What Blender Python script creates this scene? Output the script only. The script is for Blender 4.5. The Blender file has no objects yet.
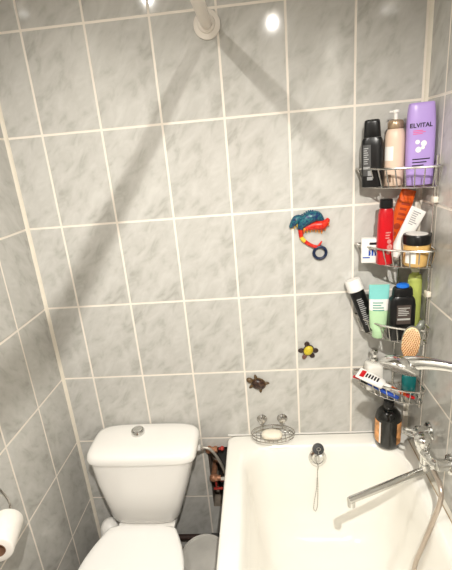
import bpy, bmesh, math, random
from mathutils import Vector, Matrix
random.seed(7)
S = bpy.context.scene
COL = S.collection
PI = math.pi
XL, XR, YF, ZC = -0.1265, 1.213, -2.70, 2.50      # left wall, right wall, front wall (behind the camera), ceiling
TW, TH, ZT = 0.2, 0.3012, 2.1                    # wall tile size and the height of one grout row

# ------------------------------------------------------------------ materials
MATS = {}
def lin(c):
    return tuple((x/12.92 if x <= .04045 else ((x+.055)/1.055)**2.4) for x in c)
def mat(name, rgb, rough=.5, metal=0., trans=0., coat=0., var=0., vscale=40., bump=0., emit=0., ior=1.45, alpha=1., sss=0.):
    """Principled material, colour given as sRGB 0..1, with a little procedural noise."""
    if name in MATS: return MATS[name]
    m = bpy.data.materials.new(name); m.use_nodes = True
    nt = m.node_tree; b = nt.nodes['Principled BSDF']
    col = lin(rgb)
    b.inputs['Base Color'].default_value = (*col, 1)
    b.inputs['Roughness'].default_value = rough
    b.inputs['Metallic'].default_value = metal
    b.inputs['Transmission Weight'].default_value = trans
    b.inputs['Coat Weight'].default_value = coat
    b.inputs['IOR'].default_value = ior
    if sss:
        b.inputs['Subsurface Weight'].default_value = sss
        b.inputs['Subsurface Radius'].default_value = (.01, .008, .005)
    if emit:
        b.inputs['Emission Color'].default_value = (*col, 1)
        b.inputs['Emission Strength'].default_value = emit
    if var or bump:
        tc = nt.nodes.new('ShaderNodeTexCoord')
        n = nt.nodes.new('ShaderNodeTexNoise'); n.inputs['Scale'].default_value = vscale; n.inputs['Detail'].default_value = 4
        nt.links.new(tc.outputs['Object'], n.inputs['Vector'])
        if var:
            r = nt.nodes.new('ShaderNodeValToRGB')
            r.color_ramp.elements[0].position = .3; r.color_ramp.elements[1].position = .7
            r.color_ramp.elements[0].color = (*[max(0, x*(1-var)) for x in col], 1)
            r.color_ramp.elements[1].color = (*[min(1, x*(1+var)) for x in col], 1)
            nt.links.new(n.outputs['Fac'], r.inputs['Fac']); nt.links.new(r.outputs['Color'], b.inputs['Base Color'])
        if bump:
            bp = nt.nodes.new('ShaderNodeBump'); bp.inputs['Strength'].default_value = bump; bp.inputs['Distance'].default_value = .002
            nt.links.new(n.outputs['Fac'], bp.inputs['Height']); nt.links.new(bp.outputs['Normal'], b.inputs['Normal'])
    MATS[name] = m
    return m

def mottled(name, c0, c1, scale, rough=.35):
    m = mat(name, c0, rough, var=.2, vscale=scale)
    r = next(n for n in m.node_tree.nodes if n.type == 'VALTORGB')
    r.color_ramp.elements[0].position = .40; r.color_ramp.elements[1].position = .60
    r.color_ramp.elements[0].color = (*lin(c0), 1); r.color_ramp.elements[1].color = (*lin(c1), 1)
    return m

def tile_mat(name, dark, light, grout, tw, th, gw=.0072, rough=.075, streak=(1.9, 1.0, 1.0)):
    """Glossy marbled tiles: UVs are in tile units, every tile carries the same cloudy print."""
    m = bpy.data.materials.new(name); m.use_nodes = True
    nt = m.node_tree; N = nt.nodes; L = nt.links; b = N['Principled BSDF']
    def math_(op, a, c=None, cl=False):
        n = N.new('ShaderNodeMath'); n.operation = op; n.use_clamp = cl
        for i, v in enumerate((a, c)):
            if v is None: continue
            if isinstance(v, (int, float)): n.inputs[i].default_value = v
            else: L.new(v, n.inputs[i])
        return n.outputs[0]
    uv = N.new('ShaderNodeUVMap'); uv.uv_map = 'UVMap'
    sp = N.new('ShaderNodeSeparateXYZ'); L.new(uv.outputs['UV'], sp.inputs[0])
    u, v = sp.outputs[0], sp.outputs[1]
    fu, fv = math_('FRACT', u), math_('FRACT', v)
    iu, iv = math_('FLOOR', u), math_('FLOOR', v)
    du = math_('MULTIPLY', math_('MINIMUM', fu, math_('SUBTRACT', 1., fu)), tw)
    dv = math_('MULTIPLY', math_('MINIMUM', fv, math_('SUBTRACT', 1., fv)), th)
    d = math_('MINIMUM', du, dv)
    mr = N.new('ShaderNodeMapRange'); mr.interpolation_type = 'SMOOTHSTEP'
    mr.inputs['From Min'].default_value = gw*.5-.0008; mr.inputs['From Max'].default_value = gw*.5+.0008
    L.new(d, mr.inputs['Value']); tilefac = mr.outputs[0]
    # a print offset that takes one of three values per tile
    hv = N.new('ShaderNodeCombineXYZ'); L.new(iu, hv.inputs[0]); L.new(iv, hv.inputs[1])
    wn = N.new('ShaderNodeTexWhiteNoise'); wn.noise_dimensions = '2D'; L.new(hv.outputs[0], wn.inputs['Vector'])
    off = math_('MULTIPLY', math_('FLOOR', math_('MULTIPLY', wn.outputs['Value'], 3.)), 1.7)
    co = N.new('ShaderNodeCombineXYZ')
    L.new(math_('MULTIPLY', fu, tw), co.inputs[0]); L.new(math_('MULTIPLY', fv, th), co.inputs[1]); L.new(off, co.inputs[2])
    mp = N.new('ShaderNodeMapping'); mp.vector_type = 'TEXTURE'
    mp.inputs['Rotation'].default_value = (0, 0, math.radians(50)); mp.inputs['Scale'].default_value = streak
    L.new(co.outputs[0], mp.inputs['Vector'])
    n1 = N.new('ShaderNodeTexNoise'); n1.inputs['Scale'].default_value = 24; n1.inputs['Detail'].default_value = 3.
    n1.inputs['Roughness'].default_value = .55; n1.inputs['Distortion'].default_value = .55
    L.new(mp.outputs[0], n1.inputs['Vector'])
    n2 = N.new('ShaderNodeTexNoise'); n2.inputs['Scale'].default_value = 75; n2.inputs['Detail'].default_value = 4
    L.new(mp.outputs[0], n2.inputs['Vector'])
    mix = math_('ADD', math_('MULTIPLY', n1.outputs['Fac'], .8), math_('MULTIPLY', n2.outputs['Fac'], .2))
    rp = N.new('ShaderNodeValToRGB'); e = rp.color_ramp.elements
    e[0].position = .32; e[1].position = .66
    e[0].color = (*lin(dark), 1); e[1].color = (*lin(light), 1)
    mid = rp.color_ramp.elements.new(.47); mid.color = (*lin([(a*.35+c*.65) for a, c in zip(dark, light)]), 1)
    L.new(mix, rp.inputs['Fac'])
    mx = N.new('ShaderNodeMix'); mx.data_type = 'RGBA'
    mx.inputs['A'].default_value = (*lin(grout), 1)
    L.new(tilefac, mx.inputs['Factor']); L.new(rp.outputs['Color'], mx.inputs['B'])
    L.new(mx.outputs['Result'], b.inputs['Base Color'])
    rg = N.new('ShaderNodeMapRange'); rg.inputs['To Min'].default_value = .75; rg.inputs['To Max'].default_value = rough
    L.new(tilefac, rg.inputs['Value']); L.new(rg.outputs[0], b.inputs['Roughness'])
    bp = N.new('ShaderNodeBump'); bp.inputs['Strength'].default_value = .5; bp.inputs['Distance'].default_value = .0015
    L.new(tilefac, bp.inputs['Height']); L.new(bp.outputs['Normal'], b.inputs['Normal'])
    b.inputs['Specular IOR Level'].default_value = .45
    return m

TILE = tile_mat('marbled_wall_tile', (.655, .648, .622), (.768, .762, .742), (.90, .87, .825), TW, TH)
FLOORT = tile_mat('brown_floor_tile', (.22, .17, .14), (.33, .27, .23), (.4, .36, .32), .3, .3, rough=.35)
CHROME = mat('chrome', (.88, .88, .87), .13, 1., var=.04, vscale=60)
WIRE = mat('chrome_wire', (.80, .79, .77), .22, 1., var=.08, vscale=90)
CERAMIC = mat('white_ceramic', (.93, .92, .90), .12, coat=.4, var=.01, vscale=5)
ENAMEL = mat('white_enamel', (.935, .925, .895), .16, coat=.3, var=.012, vscale=6)
SEATW = mat('white_seat_plastic', (.93, .925, .91), .3, var=.01, vscale=8)
PAINT = mat('white_paint', (.88, .87, .84), .6, var=.02, vscale=12, bump=.1)
TRIMM = mat('cream_plastic_trim', (.86, .83, .77), .45, var=.03, vscale=30)
SEAL = mat('grimy_sealant', (.62, .55, .44), .7, var=.35, vscale=30)
BLACKP = mat('black_plastic', (.045, .045, .05), .3, var=.1, vscale=30)
RUBBER = mat('black_rubber', (.06, .058, .055), .5, var=.1, vscale=40)
MORTAR = mat('dark_mortar', (.50, .46, .41), .9, var=.4, vscale=35, bump=.6)
WHITEP = mat('white_plastic', (.90, .89, .87), .35, var=.015, vscale=20)
CREAMP = mat('cream_plastic', (.85, .75, .67), .35, var=.02, vscale=20)
PURPLE = mat('lilac_plastic', (.66, .56, .80), .32, var=.03, vscale=18)
INKB = mat('black_ink', (.08, .06, .10), .5, var=.05)
INKP = mat('pink_ink', (.86, .36, .56), .5, var=.05)
INKG = mat('grey_ink', (.62, .62, .62), .5, var=.1)
INKS = mat('silver_ink', (.78, .78, .76), .35, .3, var=.05)
LABELG = mat('dark_grey_label', (.30, .30, .30), .5, var=.12, vscale=60)
LABELW = mat('white_label', (.90, .89, .87), .5, var=.03, vscale=50)
RED = mat('red_plastic', (.74, .05, .10), .3, var=.06)
ORANGE = mat('orange_plastic', (.83, .34, .09), .3, var=.12, vscale=30)
AMBER = mat('amber_gel', (.85, .69, .42), .2, trans=.1, var=.12, vscale=40)
BLUE = mat('blue_plastic', (.10, .28, .66), .35, var=.06)
TEALT = mat('turquoise_tube', (.48, .76, .74), .35, var=.03)
MINT = mat('mint_tube', (.70, .83, .66), .35, var=.03)
GREENB = mat('olive_green_bottle', (.68, .72, .38), .25, trans=.0, var=.06)
TEALB = mat('teal_bottle', (.08, .45, .45), .2, trans=.3, var=.1)
WOOD = mat('pale_wood', (.95, .85, .68), .5, var=.1, vscale=25)
BRISTLE = mat('tan_bristle', (.70, .44, .20), .6, var=.2, vscale=120)
BRUSHG = mat('grey_brush_rim', (.50, .51, .48), .35, .3, var=.06)
SOAPM = mat('cream_soap', (.92, .89, .82), .45, var=.02, sss=.15)
STEEL = mat('ball_chain_steel', (.70, .69, .66), .3, 1., var=.06)
PAPER = mat('toilet_paper', (.92, .90, .87), .9, var=.02, vscale=80, bump=.3)
CARD = mat('brown_cardboard', (.50, .36, .27), .9, var=.1)
COPPER = mat('tarnished_brass', (.66, .47, .36), .45, .4, var=.25, vscale=60)
BRAID = mat('braided_steel_hose', (.70, .68, .64), .4, .5, var=.12, vscale=250)
DARKPIPE = mat('dark_grey_pipe', (.24, .235, .23), .5, var=.2)
BING = mat('grey_bin_plastic', (.70, .69, .665), .16, var=.14, vscale=9)
HOSEM = mat('hose_steel', (.75, .70, .65), .28, .8, var=.06)
ROD = mat('white_rod_enamel', (.87, .84, .80), .3, var=.02)
CHAMY = mat('chameleon_yellow', (.90, .74, .25), .4, var=.15)
SHELLB = mottled('brown_shell', (.12, .075, .065), (.30, .21, .16), 130)
SKINB = mat('tan_turtle_skin', (.36, .28, .18), .4, var=.3, vscale=160)
DARKB = mat('dark_turtle_skin', (.20, .14, .12), .4, var=.3, vscale=160)
CHAMB = mottled('chameleon_blue', (.05, .15, .34), (.16, .42, .44), 170)
CHAMR = mottled('chameleon_red', (.74, .07, .08), (.84, .22, .10), 150)
CHAMO = mottled('chameleon_orange', (.88, .38, .10), (.92, .72, .25), 140)
HEADB = mat('brown_turtle_head', (.42, .28, .24), .4, var=.2, vscale=160)
SHELLY = mat('yellow_shell', (.78, .70, .18), .35, var=.18, vscale=200)
LAMP = mat('lamp_glow', (1, .95, .87), .5, emit=30.)
DOORM = mat('brown_door_wood', (.40, .29, .21), .45, var=.15, vscale=10)
CLEARC = mat('clear_suction_plastic', (.85, .84, .82), .12, trans=.5, var=.02)

# ------------------------------------------------------------------ mesh helpers
def bm_new(): return bmesh.new()

def obj(name, bm, mats, parent=None, label=None, category=None, group=None, kind=None, sharp=38, world=True, recalc=True):
    """Link bm as ONE mesh object. With a parent whose frame is world aligned, geometry given in world space is shifted."""
    if parent is not None and world:
        bmesh.ops.translate(bm, vec=-Vector(parent['_o']), verts=bm.verts)
    if recalc: bmesh.ops.recalc_face_normals(bm, faces=bm.faces)
    me = bpy.data.meshes.new(name); bm.to_mesh(me); bm.free()
    for m in (mats if isinstance(mats, (list, tuple)) else [mats]): me.materials.append(m)
    me.shade_smooth()
    me.set_sharp_from_angle(angle=math.radians(sharp))
    o = bpy.data.objects.new(name, me); COL.objects.link(o)
    if parent is not None: o.parent = parent
    tag(o, label, category, group, kind)
    return o

def sub(name, bm, mats, part, root, **k):
    """A sub-part: geometry in the thing's frame, parented to a part (parts sit at their root's origin)."""
    bmesh.ops.translate(bm, vec=-Vector(root['_o']), verts=bm.verts)
    o = obj(name, bm, mats, None, world=False, **k); o.parent = part
    return o

def tag(o, label=None, category=None, group=None, kind=None):
    if label: o['label'] = label
    if category: o['category'] = category
    if group: o['group'] = group
    if kind: o['kind'] = kind

def thing(name, label, category, loc, rot=None, group=None, local=False):
    o = bpy.data.objects.new(name, None); COL.objects.link(o)
    o.empty_display_size = .02
    o.location = loc
    if rot is not None: o.rotation_euler = rot
    o['_o'] = (0., 0., 0.) if local else tuple(loc)
    tag(o, label, category, group)
    return o

def frames(pts, closed):
    n = len(pts); T = []
    for i in range(n):
        if closed: t = pts[(i+1) % n]-pts[i-1]
        else: t = pts[min(i+1, n-1)]-pts[max(i-1, 0)]
        T.append(t.normalized())
    a = Vector((0, 0, 1)) if abs(T[0].z) < .9 else Vector((1, 0, 0))
    u = (a-T[0]*a.dot(T[0])).normalized(); out = []
    for t in T:
        u = (u-t*u.dot(t)).normalized(); out.append((u, t.cross(u)))
    return out

def tube(bm, pts, r, seg=8, closed=False, mi=0, flat=1.0):
    pts = [Vector(p) for p in pts]; F = frames(pts, closed); rings = []
    for i, p in enumerate(pts):
        rr = r[i] if isinstance(r, (list, tuple)) else r
        u, w = F[i]
        rings.append([bm.verts.new(p+(u*math.cos(2*PI*k/seg)+w*math.sin(2*PI*k/seg)*flat)*rr) for k in range(seg)])
    m = len(rings)
    for i in range(m if closed else m-1):
        A, B = rings[i], rings[(i+1) % m]
        for k in range(seg):
            f = bm.faces.new((A[k], A[(k+1) % seg], B[(k+1) % seg], B[k])); f.material_index = mi
    if not closed:
        bm.faces.new(rings[0][::-1]).material_index = mi; bm.faces.new(rings[-1]).material_index = mi
    return bm

def spline(pts, n=8, closed=False):
    """Catmull-Rom through pts."""
    P = [Vector(p) for p in pts]; out = []; m = len(P)
    for i in range(m if closed else m-1):
        g = (lambda k: P[k % m]) if closed else (lambda k: P[min(max(k, 0), m-1)])
        a, b, c, d = g(i-1), g(i), g(i+1), g(i+2)
        for k in range(n):
            t = k/n
            out.append(.5*((2*b)+(c-a)*t+(2*a-5*b+4*c-d)*t*t+(3*b-a-3*c+d)*t**3))
    if not closed: out.append(P[-1])
    return out

def loft(bm, loops, cap0=True, cap1=True, mi=0, M=None):
    R = []
    for l in loops:
        R.append([bm.verts.new((M @ Vector(p)) if M is not None else Vector(p)) for p in l])
    for A, B in zip(R, R[1:]):
        n = len(A)
        for k in range(n):
            f = bm.faces.new((A[k], A[(k+1) % n], B[(k+1) % n], B[k])); f.material_index = mi
    if cap0: bm.faces.new(R[0][::-1]).material_index = mi
    if cap1: bm.faces.new(R[-1]).material_index = mi
    return bm

def lathe(bm, prof, seg=28, mi=0, M=None, cap0=True, cap1=True):
    return loft(bm, [[(r*math.cos(2*PI*k/seg), r*math.sin(2*PI*k/seg), z) for k in range(seg)] for r, z in prof], cap0, cap1, mi, M)

def sring(z, hw, hd, e=2., cx=0., cy=0., n=36):
    out = []
    for k in range(n):
        a = 2*PI*(k+.5)/n; c, s = math.cos(a), math.sin(a)
        out.append((cx+hw*math.copysign(abs(c)**(2/e), c), cy+hd*math.copysign(abs(s)**(2/e), s), z))
    return out

def sloft(bm, rings, mi=0, M=None, n=36):
    """Stack of superellipse rings (z, half width, half depth, exponent[, cx, cy])."""
    return loft(bm, [sring(*r, n=n) for r in rings], True, True, mi, M)

def box(bm, x0, x1, y0, y1, z0, z1, bev=0., mi=0, M=None, seg=2):
    t = bmesh.new(); bmesh.ops.create_cube(t, size=1)
    for v in t.verts: v.co = Vector((x0+(v.co.x+.5)*(x1-x0), y0+(v.co.y+.5)*(y1-y0), z0+(v.co.z+.5)*(z1-z0)))
    if bev: bmesh.ops.bevel(t, geom=t.edges[:]+t.verts[:], offset=bev, segments=seg, affect='EDGES', profile=.5)
    idx = {}
    for v in t.verts: idx[v] = bm.verts.new((M @ v.co) if M is not None else v.co)
    for f in t.faces:
        try: bm.faces.new([idx[v] for v in f.verts]).material_index = mi
        except ValueError: pass
    t.free(); return bm

def rrect(x0, x1, y0, y1, r, z, n=8):
    out = []
    for cx, cy, a0 in ((x1-r, y1-r, 0), (x0+r, y1-r, 90), (x0+r, y0+r, 180), (x1-r, y0+r, 270)):
        for k in range(n+1):
            a = math.radians(a0+90*k/n); out.append((cx+r*math.cos(a), cy+r*math.sin(a), z))
    return out

def ball(bm, c, rx, ry, rz, mi=0, M=None, u=16, v=10):
    rings = []
    for i in range(1, v):
        a = PI*i/v
        rings.append([(c[0]+rx*math.sin(a)*math.cos(2*PI*k/u), c[1]+ry*math.sin(a)*math.sin(2*PI*k/u), c[2]-rz*math.cos(a)) for k in range(u)])
    return loft(bm, rings, True, True, mi, M)

def along(a, b):
    """Matrix that puts +Z along a->b with origin at a."""
    a, b = Vector(a), Vector(b)
    q = (b-a).to_track_quat('Z', 'Y')
    return Matrix.Translation(a) @ q.to_matrix().to_4x4()

def rod(bm, a, b, r0, r1=None, seg=16, mi=0):
    L = (Vector(b)-Vector(a)).length
    return lathe(bm, [(r0, 0), (r0 if r1 is None else r1, L)], seg, mi, along(a, b))

# ---- printing on bottle fronts (facing -y in the bottle's own frame)
def ring_at(rings, z):
    for a, b in zip(rings, rings[1:]):
        if a[0] <= z <= b[0] and b[0] > a[0]:
            t = (z-a[0])/(b[0]-a[0]); g = lambda q, i: q[i] if len(q) > i else 0.
            return [g(a, i)*(1-t)+g(b, i)*t for i in range(6)]
    return list(rings[-1])+[0]*(6-len(rings[-1]))
def front_y(rings, x, z, eps):
    r = ring_at(rings, z); q = min(.995, abs((x-r[4])/r[1]))
    return r[5]-r[2]*(1-q**r[3])**(1/r[3])-eps
def patch(bm, rings, x0, x1, z0, z1, eps=.0005, mi=0, nx=12, nz=6):
    G = [[bm.verts.new((x0+(x1-x0)*i/nx, front_y(rings, x0+(x1-x0)*i/nx, z0+(z1-z0)*j/nz, eps), z0+(z1-z0)*j/nz)) for i in range(nx+1)] for j in range(nz+1)]
    for j in range(nz):
        for i in range(nx):
            bm.faces.new((G[j][i], G[j][i+1], G[j+1][i+1], G[j+1][i])).material_index = mi
    return bm
def lines(bm, rings, x0, x1, z0, z1, n, eps=.0009, mi=0, fill=.45):
    h = (z1-z0)/n
    for k in range(n):
        w = (x1-x0)*random.uniform(.55, 1.)
        patch(bm, rings, x0, x0+w, z0+k*h, z0+k*h+h*fill, eps, mi, 8, 1)
    return bm
def text_bm(s, height, rings, xc, zc, eps=.0008, shear=0.):
    cu = bpy.data.curves.new('lettering', 'FONT'); cu.body = s; cu.size = height*1.4; cu.align_x = 'CENTER'; cu.align_y = 'CENTER'; cu.shear = shear
    cu.offset = height*.035
    o = bpy.data.objects.new('lettering', cu); COL.objects.link(o)
    bpy.context.view_layer.update()
    me = bpy.data.meshes.new_from_object(o.evaluated_get(bpy.context.evaluated_depsgraph_get()))
    bpy.data.objects.remove(o); bm = bmesh.new(); bm.from_mesh(me); bpy.data.meshes.remove(me)
    for f in bm.faces: f.material_index = 0
    for v in bm.verts:
        x, z = xc+v.co.x, zc+v.co.y
        v.co = Vector((x, front_y(rings, x, z, eps), z))
    return bm

# ------------------------------------------------------------------ the room
def uvwall(name, quads, mats, fn):
    """quads: (corner list, material index); fn gives UVs in tile units."""
    bm = bmesh.new(); uvl = bm.loops.layers.uv.new('UVMap')
    for q, mi in quads:
        f = bm.faces.new([bm.verts.new(p) for p in q]); f.material_index = mi
        for l in f.loops: l[uvl].uv = fn(l.vert.co)
    return obj(name, bm, mats, kind='structure', recalc=False)

HX0, HX1, HZ0, HZ1, HD = .420, .64, .235, .548, .07       # broken-out pipe opening in the back wall
q = []
xs, zs = [XL, HX0, HX1, XR], [0, HZ0, HZ1, ZC]
for i in range(3):
    for j in range(3):
        if i == 1 and j == 1: continue
        q.append(([(xs[i], 0, zs[j]), (xs[i+1], 0, zs[j]), (xs[i+1], 0, zs[j+1]), (xs[i], 0, zs[j+1])], 0))
q += [([(HX0, 0, HZ0), (HX0, HD, HZ0), (HX0, HD, HZ1), (HX0, 0, HZ1)], 1), ([(HX1, HD, HZ0), (HX1, 0, HZ0), (HX1, 0, HZ1), (HX1, HD, HZ1)], 1),
      ([(HX0, HD, HZ0), (HX1, HD, HZ0), (HX1, HD, HZ1), (HX0, HD, HZ1)], 1), ([(HX0, 0, HZ0), (HX1, 0, HZ0), (HX1, HD, HZ0), (HX0, HD, HZ0)], 1),
      ([(HX0, HD, HZ1), (HX1, HD, HZ1), (HX1, 0, HZ1), (HX0, 0, HZ1)], 1)]
uvwall('wall_back', q, [TILE, MORTAR], lambda c: (c.x/TW+20, (c.z-ZT)/TH+20))
uvwall('wall_left', [([(XL, YF, 0), (XL, 0, 0), (XL, 0, ZC), (XL, YF, ZC)], 0)], [TILE], lambda c: ((-c.y-.194)/TW+40, (c.z-ZT)/TH+20))
uvwall('wall_right', [([(XR, 0, 0), (XR, YF, 0), (XR, YF, ZC), (XR, 0, ZC)], 0)], [TILE], lambda c: ((-c.y-.125)/TW+60, (c.z-ZT)/TH+20))
DX0, DX1, DZ = .05, .80, 2.02
uvwall('wall_front', [([(DX0, YF, 0), (XL, YF, 0), (XL, YF, ZC), (DX0, YF, ZC)], 0), ([(XR, YF, 0), (DX1, YF, 0), (DX1, YF, ZC), (XR, YF, ZC)], 0),
                      ([(DX1, YF, DZ), (DX0, YF, DZ), (DX0, YF, ZC), (DX1, YF, ZC)], 0)], [TILE], lambda c: (c.x/TW+20, (c.z-ZT)/TH+20))
uvwall('floor', [([(XL, YF, 0), (XR, YF, 0), (XR, 0, 0), (XL, 0, 0)], 0)], [FLOORT], lambda c: (c.x/.3+10, c.y/.3+10))
bm = bm_new(); box(bm, XL, XR, YF, 0, ZC, ZC+.04); obj('ceiling', bm, mat('grey_ceiling_panel', (.58, .56, .53), .6, var=.05, vscale=12), kind='structure')
d = bm_new(); box(d, DX0, DX1, YF-.04, YF-.002, .005, DZ, .004); dr = obj('door_1', d, DOORM, kind='structure')
h = bm_new(); rod(h, (DX0+.07, YF-.002, 1.0), (DX0+.07, YF+.045, 1.0), .009); rod(h, (DX0+.07, YF+.045, 1.0), (DX0+.18, YF+.045, 1.0), .009)
hh = obj('door_handle', h, CHROME); hh.parent = dr
f = bm_new()
for a in ((DX0-.06, DX0, 0, DZ+.06), (DX1, DX1+.06, 0, DZ+.06), (DX0, DX1, DZ, DZ+.06)): box(f, a[0], a[1], YF, YF+.018, a[2], a[3], .003)
obj('trim_1', f, DOORM, kind='structure')
# vertical plastic corner strips
def corner_strip(name, x, s):
    bm = bm_new(); w = .010
    loop = [(x, 0), (x+s*w, 0), (x+s*w*.75, -w*.45), (x+s*w*.45, -w*.75), (x, -w)]
    loft(bm, [[(a, b, .0) for a, b in loop], [(a, b, ZC) for a, b in loop]])
    return obj(name, bm, TRIMM, kind='structure')
corner_strip('trim_2', XL, 1)
corner_strip('trim_3', XR, -1)

# ------------------------------------------------------------------ bathtub
tx0, tx1, ty0, ty1 = .512, 1.2125, -1.70, -.001
def ins(d, r, z, b=0.): return rrect(.572+d, 1.165-d, -1.635+d+b, -.062-d*.9, r, z, 10)
t = thing('bathtub', 'white enamelled bathtub filling the right side of the room', 'bathtub', (.86, -.85, 0))
bm = bm_new()
O = lambda i, z, r=.03: rrect(tx0+i, tx1-i, ty0+i, ty1-i, r, z, 10)
loops = [O(.19, .17, .1), O(.15, .185, .1), O(.095, .26, .09), O(.05, .45, .06), O(.022, .555), O(.004, .556), O(0, .562), O(0, .595), O(.003, .602), O(.010, .605),
         ins(0, .11, .605), ins(.006, .11, .602), ins(.013, .11, .592), ins(.019, .11, .575), ins(.028, .11, .50), ins(.045, .115, .36, .05), ins(.062, .12, .29, .08),
         ins(.085, .125, .25, .1), ins(.115, .12, .225, .12), ins(.15, .11, .212, .13), ins(.2, .08, .206, .15)]
loft(bm, loops); obj('tub_shell', bm, ENAMEL, t, sharp=50)
for x, y in ((.72, -.3), (1.0, -.3), (.72, -1.4), (1.0, -1.4)):
    f = bm_new(); lathe(f, [(.03, 0), (.03, .012), (.018, .03), (.022, .178)], 16, 0, Matrix.Translation((x, y, 0))); obj('foot', f, ENAMEL, t)
# overflow fitting on the end wall of the tub
ov = along((.858, -.080, .556), (.858, -.180, .586))
o = bm_new(); lathe(o, [(.033, -.004), (.034, .004), (.030, .010), (.022, .012), (.021, .008), (.010, .007), (.009, .011), (.0, .012)][:-1], 28, 0, ov)
of = obj('overflow_cover', o, CHROME, t, label='chrome overflow cover')
# grimy seam where the rim meets the right wall and the back wall
bm = bm_new()
pr = [(1.203, .6045), (1.204, .608), (1.2128, .614), (1.2128, .6045)]
loft(bm, [[(x, -.06, z) for x, z in pr], [(x, -1.70, z) for x, z in pr]])
obj('trim_4', bm, mat('pale_corner_sealant', (.80, .78, .73), .5, var=.12, vscale=14), kind='structure')
bm = bm_new(); rod(bm, (1.2025, -.05, .6055), (1.2025, -1.70, .6055), .0018, seg=8); obj('trim_6', bm, SEAL, kind='structure')
bm = bm_new(); box(bm, tx0, 1.19, -.005, 0, .604, .609, .001); obj('trim_5', bm, WHITEP, kind='structure')

# bath plug with its ball chain, stored on the overflow
t = thing('bath_plug', 'black rubber bath plug perched on the chrome overflow, chain hanging into tub', 'plug', (.858, -.096, .60))
b = bm_new(); M = along((.858, -.0975, .608), (.858, -.1375, .6455))
lathe(b, [(.0155, 0), (.017, .008), (.0205, .011), (.0215, .016), (.0205, .021), (.012, .022)], 26, 0, M); obj('stopper', b, RUBBER, t)
r = bm_new(); c0 = M @ Vector((0, 0, .028))
tube(r, [c0+Vector((.007*math.cos(2*PI*k/16), -.002, .007*math.sin(2*PI*k/16))) for k in range(16)], .0012, 6, True); obj('ring', r, STEEL, t)
ch = bm_new()
def endwall(z): return -.075-(.60-z)*.115-.012
path = spline([(.858, -.121, .622), (.857, -.126, .57), (.8555, endwall(.50), .50), (.855, endwall(.44), .44), (.852, endwall(.37), .365), (.847, endwall(.345), .338), (.841, endwall(.338), .330), (.836, endwall(.345), .342), (.840, endwall(.38), .378), (.850, endwall(.44), .435), (.853, endwall(.48), .475)], 10)
tube(ch, path, .0011, 6)
acc = 0.; last = path[0]
for p in path[1:]:
    acc += (p-last).length; last = p
    if acc > .0075: ball(ch, p, .0019, .0019, .0019, u=8, v=6); acc = 0.
obj('ball_chain', ch, STEEL, t)

# ------------------------------------------------------------------ toilet
t = thing('toilet', 'white ceramic close-coupled toilet with its lid shut, standing against the back wall', 'toilet', (.2, -.36, 0))
b = bm_new()
sloft(b, [(0, .105, .235, 3, .2, -.36), (.02, .107, .237, 3, .2, -.36), (.10, .090, .215, 2.6, .2, -.36), (.20, .095, .22, 2.4, .2, -.38), (.29, .135, .225, 2.3, .2, -.435),
          (.35, .165, .228, 2.3, .2, -.475), (.385, .172, .225, 2.3, .2, -.486), (.396, .168, .222, 2.3, .2, -.486)]); obj('bowl', b, CERAMIC, t, sharp=50)
b = bm_new(); sloft(b, [(.22, .07, .10, 4, .19, -.15), (.29, .10, .12, 4, .185, -.145), (.322, .112, .125, 5, .18, -.14), (.337, .112, .125, 5, .18, -.14)]); obj('rear_deck', b, CERAMIC, t)
b = bm_new()
sloft(b, [(.338, .116, .064, 4, .174, -.108), (.346, .129, .075, 4.5, .175, -.108), (.372, .138, .084, 5, .177, -.108), (.44, .155, .089, 5, .183, -.108), (.54, .179, .092, 6, .191, -.108), (.646, .198, .094, 6, .200, -.108)]); ck = obj('cistern_tank', b, CERAMIC, t, sharp=50)
b = bm_new()
sloft(b, [(.644, .200, .094, 6, .201, -.108), (.646, .206, .0995, 6, .201, -.108), (.660, .208, .101, 6, .201, -.108), (.672, .206, .0995, 5, .201, -.1075), (.681, .200, .095, 4.4, .201, -.106), (.686, .186, .082, 4, .201, -.104), (.689, .14, .056, 3, .201, -.1), (.690, .08, .03, 2.5, .201, -.1)], n=48); cl = obj('cistern_lid', b, CERAMIC, t, sharp=60)
b = bm_new(); lathe(b, [(.026, .683), (.026, .702), (.0235, .706), (.021, .706), (.0205, .703), (.0195, .703), (.0185, .709), (.010, .712)], 30, 0, Matrix.Translation((.172, -.080, 0)))
sub('flush_button', b, CHROME, cl, t, label='round chrome flush button')
def seat_loop(z, i=0.):
    pts = []
    half = [(-.262, .085), (-.266, .112), (-.275, .126), (-.30, .139), (-.34, .157), (-.39, .173), (-.44, .182), (-.50, .185), (-.56, .178), (-.61, .163), (-.655, .137), (-.69, .098), (-.71, .05)]
    for y, w in half: pts.append((.200-w+i*.8, min(max(y, -.712+i), -.260-i), z))
    for y, w in reversed(half): pts.append((.200+w-i*.8, min(max(y, -.712+i), -.260-i), z))
    return pts
b = bm_new(); loft(b, [seat_loop(.397, .006), seat_loop(.399, .002), seat_loop(.408, .002), seat_loop(.410, .006)]); obj('seat', b, SEATW, t, sharp=50)
b = bm_new(); loft(b, [seat_loop(.4102, .006), seat_loop(.412, 0), seat_loop(.420, -.001), seat_loop(.426, .003), seat_loop(.429, .012), seat_loop(.4315, .04)]); obj('seat_lid', b, SEATW, t, sharp=60)
for x in (.140, .260):
    b = bm_new(); rod(b, (x-.018, -.252, .402), (x+.018, -.252, .402), .0085); obj('hinge', b, SEATW, t)

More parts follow.
